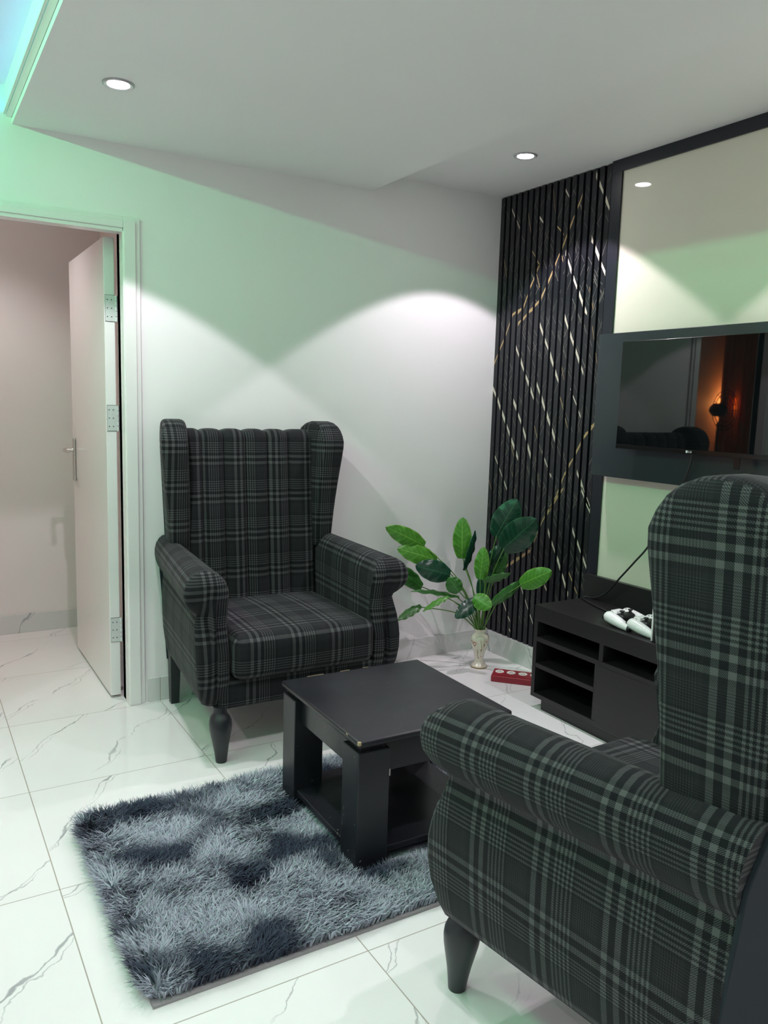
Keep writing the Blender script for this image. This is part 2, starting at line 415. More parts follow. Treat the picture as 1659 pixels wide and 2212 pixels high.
# skirtings
struct(MB().box(-1.806, -.012, -.012, 0, 0, .105).build('baseboard_back', M['skx'], smooth=0, bevel=.0015), 'grey marble skirting under the white wall', 'skirting')
struct(MB().box(-.012, .022, YN, 0, 0, .112).build('baseboard_right', M['sky'], smooth=0, bevel=.0015), 'grey marble skirting under the television wall', 'skirting')
struct(MB().box(HX0, HX1, HY-.012, HY, 0, .105).build('baseboard_hall', M['skx'], smooth=0, bevel=.0015), 'marble skirting along the passage wall', 'skirting')
struct(MB().box(XL, DL-.07, -.012, 0, 0, .105).build('baseboard_left', M['skx'], smooth=0, bevel=.0015), 'marble skirting left of the doorway', 'skirting')

# door frame
b = MB()
for s, xo in ((1, DR), (-1, DL)):
    b.box(*sorted((xo, xo+s*.066)), -.012, T, 0, DH+.044); b.box(*sorted((xo+s*.0005, xo+s*.047)), -.020, T-.001, 0, DH+.028); b.box(*sorted((xo-s*(.003 if s > 0 else .014), xo+s*.02)), -.014, T*.45, 0, DH-.012)
b.box(DL+.0, DR-.0, -.0118, T, DH, DH+.0438); b.box(DL+.0, DR-.0, -.0198, T-.001, DH-.001, DH+.0278); b.box(DL-.02+.021, DR+.02-.021, -.0138, T*.45, DH-.016, DH-.0005)
struct(b.build('trim_1', M['door'], smooth=0, bevel=.003, segs=3, merge=False), 'white painted door frame with stepped moulding', 'door frame')

# door leaf standing open into the passage
door = empty('door_1', (-1.895, .105, 0)); struct(door, 'white flush door standing open into the passage', 'door')
MB().box(-.042, 0, 0, .775, .012, 1.935).build('leaf', M['door'], door, smooth=0, bevel=.002)
for z in (1.655, 1.210, .305):
    b = MB(); b.box(-.038, .0, -.0035, .0005, z-.052, z+.052)
    for k in range(5): b.lathe([(.0058, 0), (.0058, .019)], 12, (.0045, -.006, z-.052+.021*k))
    b.box(-.0385, .0005, -.0012, .0004, z-.0535, z+.0535, 1)
    h = b.build('hinge', [M['hinge'], M['dark']], door); tag(h, 'white painted steel hinge')
    b = MB()
    for dx in (-.030, -.014):
        for dz in (-.034, 0, .034): b.lathe([(.0023, 0), (.0023, .001)], 8, (dx, -.0036, z+dz), axis='y')
    b.build('screw', M['dark'], h, smooth=0)
pl = MB().rbox((-.048, .715, .985), (.006, .019, .105), .005, 3).build('handle_plate', M['chrome'], door); tag(pl, 'nickel handle plate')
b = MB(); b.lathe([(.010, -.045), (.010, 0)], 16, (-.050, .715, 1.032), axis='x'); b.tube(smooth_path([(-.093, .718, 1.032), (-.096, .70, 1.033), (-.097, .65, 1.033), (-.094, .605, 1.030)], 5), [.0085]*15+[.006], 10)
b.build('handle', M['chrome'], door)

# black frame and glossy cream panel on the television wall
struct(MB().box(-.004, .022, -4.0, -.812, .112, 2.303).build('trim_4', M['cream'], smooth=0), 'high gloss cream wall panel behind the television', 'wall panel')
struct(MB().box(-.013, .022, -.814, -.757, .112, 2.303).build('trim_2', M['frame'], smooth=0, bevel=.001), 'upright black frame strip beside the fluted panel', 'frame strip')
struct(MB().box(-.013, .022, -4.0, -.757, 2.303, ZC).build('trim_3', M['frame'], smooth=0, bevel=.001), 'black frame strip along the ceiling above the cream panel', 'frame strip')

# ------------------------------------------------------------------ fluted panel
WH=[[(-0.487, 2.016), (-0.545, 1.902), (-0.613, 1.782), (-0.646, 1.73)], [(-0.65, 2.325), (-0.713, 2.216), (-0.769, 2.118)], [(-0.646, 2.057), (-0.767, 1.846)], [(-0.331, 1.712), (-0.414, 1.569), (-0.488, 1.429)], [(-0.162, 1.615), (-0.25, 1.467), (-0.328, 1.337)], [(-0.492, 1.747), (-0.57, 1.604), (-0.646, 1.465)], [(0.007, 1.414), (-0.12, 1.218), (-0.228, 1.046)], [(-0.326, 1.444), (-0.411, 1.29), (-0.486, 1.157)], [(-0.161, 1.349), (-0.242, 1.222), (-0.323, 1.062)], [(-0.644, 1.017), (-0.739, 0.858)], [(-0.08, 2.291), (-0.168, 2.158)], [(-0.45, 2.316), (-0.49, 2.264)], [(-0.29, 2.214), (-0.325, 2.174)], [(-0.57, 1.395), (-0.646, 1.27)], [(-0.026, 1.07), (-0.154, 0.879)], [(-0.401, 1.095), (-0.476, 0.976)], [(-0.681, 0.941), (-0.765, 0.814)], [(-0.475, 0.716), (-0.563, 0.567), (-0.636, 0.432)], [(-0.639, 0.749), (-0.76, 0.554)], [(-0.3, 0.399), (-0.411, 0.224)], [(-0.156, 0.305), (-0.23, 0.201)], [(-0.226, 0.161), (-0.266, 0.118)], [(-0.472, 0.445), (-0.507, 0.408)]]
GO=[[(-0.61, 2.338), (-0.563, 2.229), (-0.523, 2.157), (-0.451, 2.021), (-0.38, 1.896), (-0.329, 1.816), (-0.175, 1.713)], [(-0.315, 1.989), (-0.257, 1.892), (-0.21, 1.791), (-0.129, 1.762), (-0.092, 1.682), (-0.046, 1.602), (-0.0, 1.519)], [(-0.739, 1.24), (-0.682, 1.188), (-0.615, 1.075), (-0.562, 0.993), (-0.521, 0.892), (-0.476, 0.82)], [(-0.375, 2.34), (-0.404, 2.206)], [(-0.207, 2.255), (-0.246, 2.111)], [(-0.041, 2.052), (-0.081, 1.911)], [(-0.653, 1.842), (-0.684, 1.743)], [(-0.685, 1.671), (-0.727, 1.508)], [(-0.491, 1.54), (-0.524, 1.438)], [(-0.492, 1.387), (-0.567, 1.217)], [(-0.33, 1.234), (-0.371, 1.137)], [(-0.164, 1.126), (-0.207, 1.035)], [(-0.357, 1.065), (-0.396, 0.914)], [(-0.19, 0.977), (-0.222, 0.849)], [(0.02, 0.969), (-0.036, 0.847)], [(-0.291, 1.958), (-0.325, 1.868)], [(-0.449, 2.046), (-0.473, 1.977)], [(-0.408, 2.16), (-0.468, 2.101)], [(-0.25, 2.058), (-0.315, 1.981)], [(-0.563, 0.933), (-0.433, 0.759), (-0.354, 0.592), (-0.179, 0.484)], [(-0.633, 0.537), (-0.694, 0.454)]]
NS = 18; PIT = .757/NS; ZB0 = .114; DEP = .014
prof = []                                   # (y, x)
for k in range(NS):
    y = -k*PIT
    prof += [(y, 0.0), (y-PIT*.66, 0.0), (y-PIT*.70, DEP), (y-PIT*.96, DEP)]
prof.append((-.757, 0.0))
b = MB()
def ztop(y): return ZC-.004
n = len(prof)
vs = [(x, y, ZB0) for y, x in prof]+[(x, y, ztop(y)) for y, x in prof]
b.add(vs, [(i, i+1, n+i+1, n+i) for i in range(n-1)])
b.add([(.021, 0, ZB0), (.021, -.757, ZB0), (.021, -.757, ztop(0)), (.021, 0, ztop(0))], [(0, 1, 2, 3)])
def vein(line, wd, mi, off=-.0006):
    for (y0, z0), (y1, z1) in zip(line[:-1], line[1:]):
        for k in range(NS):
            a, c = -k*PIT-.001, -k*PIT-PIT*.66+.001          # face from a down to c
            lo, hi = min(y0, y1), max(y0, y1)
            A, B = min(a, hi), max(c, lo)
            if A-B < .0015: continue
            f = lambda y: z0+(z1-z0)*(y-y0)/(y1-y0)
            ja, jb = rng.normal(0, .002, 2); wa = wd*rng.uniform(.7, 1.25); wb = wd*rng.uniform(.5, 1.1)
            za, zb = f(A)+ja, f(B)+jb
            if max(za, zb)+wa > ZC-.006 or min(za, zb)-wa < ZB0+.002: continue
            b.add([(off, A, za-wa), (off, B, zb-wb), (off, B, zb+wb), (off, A, za+wa)], [(0, 1, 2, 3)], None, mi)
for i, l in enumerate(WH): vein(l, .0135 if i in (0, 1, 2, 3, 4, 5, 6, 7, 8, 9, 16, 17, 18) else .0062, 2)
for i, l in enumerate(GO): vein(l, .0092 if i in (0, 1, 2, 19) else .0048, 1, -.0009)
for k in range(430):
    y, z = rng.uniform(-.75, 0), rng.uniform(.15, 2.32); L = rng.uniform(.06, .26)
    sl = rng.choice([1.75, -1.55, -1.75, 2.6]); sl *= rng.uniform(.85, 1.15)
    vein([(y, z), (y-L/ (1+abs(sl))**.5*.7, z-L/(1+abs(sl))**.5*.7*(-sl))], .0013 if k % 3 else .0022, 3, -.0004)
o = b.build('fluted_wall_panel', [M['slat'], M['vein_gold'], M['vein_white'], M['vein_hair']], smooth=0, merge=False)
tag(o, 'tall black fluted wall panel with gold and white marble veins', 'wall panel')

# ------------------------------------------------------------------ television, its board and cables
b = empty('television_backboard', (-.035, -1.60, 1.02)); tag(b, 'floating dark grey board mounted behind the television', 'wall board')
MB().box(-.045, .0, -.79, .79, 0, .603).build('front_panel', M['backboard'], b, smooth=0, bevel=.002)
MB().box(.0, .033, -.70, .70, .08, .52).build('mounting_batten', M['frame'], b, smooth=0)
tv = empty('television', (-.140, -1.362, 1.148)); tag(tv, 'black flat television reflecting an armchair and the doorway', 'television')
MB().rbox((.016, 0, .216), (.016, .366, .216), .004, 2).build('housing', M['bezel'], tv)
MB().box(-.0012, .0002, -.362, .362, .018, .429).build('screen', M['screen'], tv, smooth=0)
MB().box(-.0020, .0002, -.364, .364, .0005, .017).build('lower_bezel', M['bezel'], tv, smooth=0, bevel=.001)
MB().box(.030, .060, -.12, .12, .10, .32).build('wall_bracket', M['frame'], tv, smooth=0)
for dy in (-.20, .20): MB().box(-.001, .002, dy-.012, dy+.012, -.040, .001).build('bracket_foot', M['bezel'], tv, smooth=0) if dy < 0 else None
# maker's mark on the lower bezel: a small disc and two letters
b = MB(); b.lathe([(.0050, 0), (.0050, .0006)], 20, (-.0026, .012, .0088), axis='x')
for y0, y1, z0, z1 in ((.003, .0015, .005, .0125), (.003, -.0015, .005, .0065), (-.004, -.0055, .005, .0125), (-.004, -.0095, .005, .0065), (-.004, -.0095, .011, .0125), (-.008, -.0095, .005, .009), (-.0065, -.0095, .0080, .0092)):
    b.box(-.0026, -.0020, min(y0, y1), max(y0, y1), z0, z1)
lg = b.build('logo', M['white_logo'], tv, smooth=0); tag(lg, 'small pale round logo with two letters')
pts = smooth_path([(-.115, -1.350, 1.160), (-.105, -1.345, 1.12), (-.092, -1.305, 1.03), (-.094, -1.24, .90), (-.092, -1.165, .765), (-.090, -1.095, .682), (-.085, -1.02, .60), (-.078, -.955, .530), (-.066, -.90, .492), (-.055, -.845, .472), (-.058, -.805, .4665), (-.075, -.802, .4650), (-.105, -.86, .4650), (-.135, -.95, .4650), (-.155, -1.03, .4650), (-.165, -1.08, .4650)], 8)
tag(MB().tube(pts, .0042, 8).build('television_cable', M['cable']), 'black cable hanging from the television to the cabinet top', 'cable')

# ------------------------------------------------------------------ cabinet
cb = empty('tv_cabinet', (0, -.79, 0)); tag(cb, 'low black television cabinet with open shelves beside the fluted panel', 'cabinet')
X0, X1, YE = -.342, -.016, -1.62
cab = M['cabinet']
def cbx(name, x0, x1, y0, y1, z0, z1): return MB().box(x0, x1, min(y0, y1), max(y0, y1), z0, z1).build(name, cab, cb, smooth=0, bevel=.0012)
cbx('top', X0, X1, 0, YE, .390, .460)
cbx('side_panel', X0, X1, 0, -.021, .050, .390); cbx('side_panel', X0, X1, YE+.021, YE, .050, .390)
cbx('bottom_panel', X0, X1, -.021, YE+.021, .050, .070)
cbx('divider', X0, X1, -.381, -.402, .322, .390); cbx('divider', X0+.002, X1, -.362, -.381, .070, .301)
cbx('shelf', X0, X1, -.021, YE+.021, .301, .321); cbx('shelf', X0+.002, X1, -.021, -.362, .184, .204)
cbx('back_panel', X1-.008, X1, -.021, YE+.021, .070, .390)
cbx('door', X0-.001, X0+.017, -.3825, -.985, .052, .3005); cbx('door', X0-.001, X0+.017, -.988, YE, .052, .3005)
cbx('plinth', X0+.014, X1-.02, -.055, YE+.06, 0, .050)
cbx('upstand', -.040, -.016, .018, YE, .460, .567)

# ------------------------------------------------------------------ gamepads and console
def gamepad(loc, rz, label, suffix):
    t = empty('gamepad', loc, rz); tag(t, label, 'game controller', 'white gamepads on the cabinet')
    # local: x = width, -y = towards the grips
    bm = bmesh.new()
    def blob(p, r, sx=1, sy=1, sz=1, rot=0, rx=0):
        mtx = Matrix.Translation(p) @ Matrix.Rotation(rot, 4, 'Z') @ Matrix.Rotation(rx, 4, 'X') @ Matrix.Diagonal((sx, sy, sz, 1))
        bmesh.ops.create_uvsphere(bm, u_segments=24, v_segments=14, radius=r, matrix=mtx)
    for s in (-1, 1):
        for k in range(9):
            q = k/8; blob((s*(.054+.016*q), .028-.098*q, .038-.018*q), .0245-.0100*q*q, 1, 1.05, .95)
        blob((s*.052, .030, .040), .024, 1.1, 1.0, .75)
    for k in range(9): blob((-.048+.012*k, .030, .040), .0235, 1, .95, .66)
    for k in range(7): blob((-.036+.012*k, .008, .036), .018, 1, 1.0, .66)
    me = bpy.data.meshes.new('shell'); bm.to_mesh(me); bm.free(); me.materials.append(M['padwhite'])
    me.polygons.foreach_set('use_smooth', [True]*len(me.polygons))
    o = bpy.data.objects.new('shell', me); col.objects.link(o); o.parent = t
    rm = o.modifiers.new('remesh', 'REMESH'); rm.mode = 'VOXEL'; rm.voxel_size = .0026; rm.use_smooth_shade = True
    sm = o.modifiers.new('smooth', 'SMOOTH'); sm.iterations = 6; sm.factor = .5
    b = MB(); b.rbox((0, -.002, .040), (.040, .022, .0125), .009, 4); c = b.build('centre_panel', M['blackplastic'], t); tag(c, 'black centre panel')
    MB().rbox((0, .034, .0555), (.026, .015, .0025), .002, 3).build('touchpad', M['padwhite'], t)
    for s in (-1, 1):
        st = MB().lathe([(.0115, 0), (.0105, .006), (.006, .009), (.0055, .013), (.0095, .016), (.0105, .018), (.009, .0195), (.004, .0185)], 22, (s*.025, -.006, .048)).build('thumbstick', M['blackplastic'], t)
        MB().rbox((s*.052, .052, .033), (.014, .008, .009), .006, 3).build('trigger', M['blackplastic'], t)
        g = MB().lathe([(.001, -.011), (.0105, -.008), (.0145, 0), (.0105, .009)], 16, (s*.0705, -.0775, .019), axis='y').build('grip_end', M['blackplastic'], t)
        for k in range(4):
            a = k*math.pi/2; r = .0085
            MB().lathe([(.0042, 0), (.0042, .002), (.003, .0028)], 12, (s*.052+r*math.cos(a), .028+r*math.sin(a), .0565)).build('button', M['grey'], t)
    return t
gamepad((-.232, -1.190, .4525), R(4), 'white game controller nearer the fluted panel, on the black cabinet', 0)
gamepad((-.228, -1.305, .4525), R(6), 'white game controller next to the upright console, on the black cabinet', 1)
cs = empty('game_console', (-.205, -1.425, .460)); tag(cs, 'upright white and black game console on the cabinet', 'game console')
def plate(y0, y1, bow):
    b = MB(); rr = []
    for k in range(13):
        q = k/12; z = .003+.375*q; w_ = bow*math.sin(q*math.pi)
        rr.append([(-.121+.012*q*q, y1+w_, z), (.125, y1+w_, z), (.125, y0+w_, z), (-.121+.012*q*q, y0+w_, z)])
    b.rings(rr); return b.build('side_plate', M['padwhite'], cs, smooth=40, bevel=.0012)
plate(.018, .0225, .003); plate(-.020, -.004, -.004)
MB().box(-.116, .118, -.0045, .0185, 0, .360).build('core', M['blackplastic'], cs, smooth=0, bevel=.002)

# ------------------------------------------------------------------ vase and plant
vs_ = empty('vase', (-.220, -.265, 0)); tag(vs_, 'cream china vase with painted heart and flowers on the floor', 'vase')
pr = [(.036, 0), (.040, .003), (.0405, .008), (.037, .014), (.029, .022), (.0235, .034), (.0220, .046), (.0245, .060), (.030, .080), (.037, .102), (.043, .124), (.0470, .144), (.0465, .156), (.041, .166), (.031, .173), (.0275, .178), (.0270, .186), (.029, .192), (.034, .199)]
inner = [(.031, .199), (.025, .186), (.024, .178), (.024, .150)]
b = MB(); b.lathe(pr+inner, 40)
b.v = [(x*(1+.045*math.cos(9*math.atan2(y, x))) if z > .195 else x, y*(1+.045*math.cos(9*math.atan2(y, x))) if z > .195 else y, z) for x, y, z in b.v]
b.build('body', M['vase'], vs_, smooth=60)
MB().lathe([(.0395, .0015), (.0418, .004), (.0415, .007)], 40, cap=False).build('gilt_band', M['gold'], vs_)
def rad(z):
    for (r0, z0), (r1, z1) in zip(pr[:-1], pr[1:]):
        if z0 <= z <= z1: return r0+(r1-r0)*(z-z0)/(z1-z0+1e-9)
    return .03
def onv(a, z, off=.0008):
    r = rad(z)+off; return (r*math.cos(a), r*math.sin(a), z)
view_a = math.atan2(-3.33+.265, -2.655+.22)
b = MB(); ring = []
for k in range(25):
    q = 2*math.pi*k/24; hx = 16*math.sin(q)**3; hz = 13*math.cos(q)-5*math.cos(2*q)-2*math.cos(3*q)-math.cos(4*q)
    ring.append(onv(view_a-.62+hx*.0135, .128+hz*.00082))
b.tube(ring, .0013, 6)
h = b.build('heart_motif', M['rose'], vs_); tag(h, 'red painted heart outline')
b = MB()
for a, z, r in ((.25, .098, .0035), (-.25, .082, .003), (.55, .125, .0035), (-.15, .052, .003), (.75, .142, .003), (-.95, .14, .0035), (.35, .06, .0025)):
    p = onv(view_a+a, z, 0); MB().lathe([(.0003, -.001), (r, -.0006), (r, .0006), (.0003, .001)], 9, p, axis='y').build('painted_flower', M['rose'], vs_)
b = MB()
for st in ([(.1, .150), (.22, .125), (.30, .100), (.18, .085)], [(-.30, .10), (-.26, .085), (-.30, .065), (-.12, .050)], [(.5, .15), (.6, .13), (.55, .11)]):
    MB().tube(smooth_path([onv(view_a+a, z) for a, z in st], 5), .0009, 5).build('painted_stem', M['leafpaint'], vs_)

LEAVES = [((-0.492, -0.142, 0.617), (-0.713, -0.133, 0.722), 0.096, 'l', 0), ((-0.432, -0.166, 0.544), (-0.649, -0.142, 0.614), 0.1, 'l', 0.1), ((-0.469, -0.097, 0.397), (-0.63, -0.075, 0.515), 0.091, 'm', 0.3), ((-0.426, -0.273, 0.492), (-0.6, -0.231, 0.543), 0.114, 'd', 0),
((-0.291, -0.181, 0.545), (-0.296, -0.18, 0.754), 0.102, 'l', 0), ((-0.3, -0.219, 0.493), (-0.25, -0.229, 0.693), 0.064, 'd', 1.1), ((-0.267, -0.303, 0.462), (-0.256, -0.307, 0.624), 0.078, 'l', 0), ((-0.205, -0.33, 0.672), (-0.137, -0.399, 0.865), 0.137, 'd', 0),
((-0.216, -0.402, 0.626), (-0.152, -0.556, 0.791), 0.155, 'd', 0.15), ((-0.125, -0.437, 0.45), (-0.06, -0.58, 0.542), 0.102, 'l', 0), ((-0.21, -0.333, 0.338), (-0.102, -0.425, 0.468), 0.057, 'm', 0.4), ((-0.268, -0.327, 0.455), (-0.187, -0.437, 0.512), 0.05, 'm', 0.8),
((-0.392, -0.306, 0.411), (-0.446, -0.286, 0.483), 0.087, 'm', 0), ((-0.358, -0.262, 0.373), (-0.593, -0.185, 0.41), 0.041, 'm', 0.9), ((-0.438, -0.282, 0.39), (-0.569, -0.26, 0.325), 0.038, 'l', 0.6), ((-0.553, -0.22, 0.341), (-0.675, -0.204, 0.279), 0.05, 'm', 0.4),
((-0.296, -0.324, 0.369), (-0.425, -0.329, 0.292), 0.078, 'd', 0), ((-0.321, -0.329, 0.385), (-0.275, -0.411, 0.345), 0.087, 'l', 0), ((-0.194, -0.277, 0.533), (-0.143, -0.327, 0.634), 0.073, 'd', 0), ((-0.237, -0.264, 0.373), (-0.186, -0.281, 0.537), 0.068, 'd', 0), ((-0.157, -0.286, 0.462), (-0.119, -0.313, 0.589), 0.064, 'm', 0)]
pt = empty('artificial_plant', (-.220, -.265, .19)); tag(pt, 'leafy green artificial plant standing in the china vase', 'plant')
PO = Vector((-.220, -.265, .19))
def make_leaf(p0, p1, wd, tone, roll):
    p0, p1 = Vector(p0), Vector(p1); ax = p1-p0; L = ax.length; t = ax.normalized()
    face = Vector((-.62, -.72, .30)); nrm = (face-t*face.dot(t)).normalized(); side = t.cross(nrm)
    nrm, side = nrm*math.cos(roll)+side*math.sin(roll), side*math.cos(roll)-nrm*math.sin(roll)
    nu, nv = 22, 9; vs = []; fs = []; at = []
    for lay, off in ((0, .0), (1, -.0012)):
        for i in range(nu+1):
            u = i/nu
            hw = wd*.5*(math.sin(math.pi*min(1, u*.94+.06))**.55)*(1-.12*u)
            if u > .985: hw *= .5
            for j in range(nv):
                v = -1+2*j/(nv-1)
                wave = .006*math.sin(u*23+j)*abs(v)**2
                bend = -.10*L*(u-.5)**2*4*.5
                cup = -.20*hw*(v*v)
                p = p0+t*(u*L-.03*L*abs(v)**1.5*0)+side*(v*hw)+nrm*(bend+cup+wave*.6+off+.05*L)
                vs.append(p-PO); at.append((u, v, 0))
    m = nv
    base = (nu+1)*nv
    for i in range(nu):
        for j in range(nv-1):
            q = (i*m+j, i*m+j+1, (i+1)*m+j+1, (i+1)*m+j); fs.append(q); fs.append(tuple(base+k for k in q[::-1]))
    edge = [j for j in range(nv)]+[i*m+nv-1 for i in range(1, nu+1)]+[nu*m+j for j in range(nv-2, -1, -1)]+[i*m for i in range(nu-1, 0, -1)]
    for a, c in zip(edge, edge[1:]+edge[:1]): fs.append((a, base+a, base+c, c))
    b = MB(); b.add(vs, fs)
    o = b.build('leaf', M['leaf_'+tone], pt, smooth=60, merge=False)
    ly = o.data.attributes.new('leafuv', 'FLOAT_VECTOR', 'POINT'); ly.data.foreach_set('vector', [x for q in at for x in q])
    tag(o, {'l': 'bright green leaf', 'm': 'mid green leaf', 'd': 'deep green leaf'}[tone])
    # stem from the vase mouth
    s0 = Vector((random.uniform(-.013, .013), random.uniform(-.013, .013), -.03))
    e = p0-PO+nrm*(.0)+t*.012
    mid = s0.lerp(e, .55)+Vector((0, 0, .16*(e-s0).length*.6))-Vector((e.x, e.y, 0))*.10
    MB().tube(smooth_path([s0, s0*.6+mid*.4+Vector((0, 0, .015)), mid, e], 6), [.0032]*12+[.0026]*7, 7).build('stem', M['stem'], pt)
for L in LEAVES: make_leaf(*L)

# ------------------------------------------------------------------ red extension block
ang = math.atan2(-.143, .133)
ex = empty('extension_block', (-.302, -.465, 0), ang); tag(ex, 'red extension block with round white sockets on the floor by the cabinet', 'extension block')
MB().rbox((.150, .058, .015), (.150, .058, .015), .004, 3).build('casing', M['red'], ex)
for k in range(5):
    x = .032+.056*k
    s = MB().lathe([(.0215, 0), (.0215, .0018), (.0195, .0026), (.018, .0012)], 28, (x, .070, .0298)).build('socket', M['socket'], ex)
    b = MB()
    for dx, dy, a, c in ((0, .008, .0016, .003), (-.006, -.004, .003, .0014), (.006, -.004, .003, .0014)): b.box(x+dx-a, x+dx+a, .070+dy-c, .070+dy+c, .0312, .0324)
    b.build('pin_hole', M['dark'], s, smooth=0)
    MB().rbox((x, .101, .0305), (.006, .004, .0025), .0015, 2).build('switch', M['rose'], ex)

# ------------------------------------------------------------------ coffee table
tb = empty('coffee_table', (-1.381, -1.303, .012), R(-1.0)); tag(tb, 'low square black coffee table with chunky legs and lower shelf', 'coffee table')
tm = M['table']; HT = .388; hx, hy = .262, .268
b = MB()
b.box(-hx, hx, -hy, hy, HT-.019, HT); tp = b.build('tabletop', tm, tb, smooth=35, bevel=.006, segs=3)
for sx in (-1, 1):
    for sy in (-1, 1):
        xs = sorted((sx*.258, sx*.158)); ys = sorted((sy*.260, sy*.165))
        MB().box(*xs, *ys, 0, HT-.036).build('leg', tm, tb, smooth=0, bevel=.003)
b = MB()
for sx in (-1, 1): b.box(*sorted((sx*.235, sx*.217)), -.170, .170, HT-.112, HT-.019)
for sy in (-1, 1): b.box(-.170, .170, *sorted((sy*.243, sy*.225)), HT-.112, HT-.019)
for sx in (-1, 1):
    for sy in (-1, 1): b.box(*sorted((sx*.245, sx*.170)), *sorted((sy*.248, sy*.175)), HT-.040, HT-.019)
b.build('apron', tm, tb, smooth=0, bevel=.0015)
MB().box(-.248, .248, -.248, .248, .035, .053).build('lower_shelf', tm, tb, smooth=0, bevel=.002)
bare = mat('bare_chipped_wood', (.36, .28, .16), .7)
for (x, y, sx, sy, zd) in ((-.2585, -.2645, .0045, .0045, .010), (-.2625, -.1975, .0006, .004, .004), (-.14, .2680, .030, .0006, .003), (-.03, .2680, .018, .0006, .003), (.05, .2680, .010, .0006, .003)):
    c = MB().box(x-sx, x+sx, y-sy, y+sy, HT-zd, HT+.0003).build('bare_wood_chip', bare, tb, smooth=0, bevel=.0012); tag(c, 'pale bare wood where the black lacquer is chipped')
b = MB(); b.box(-.158, -.146, -.2435, -.2425, HT-.128, HT-.108); c = b.build('catch', M['chrome'], tb, smooth=0)

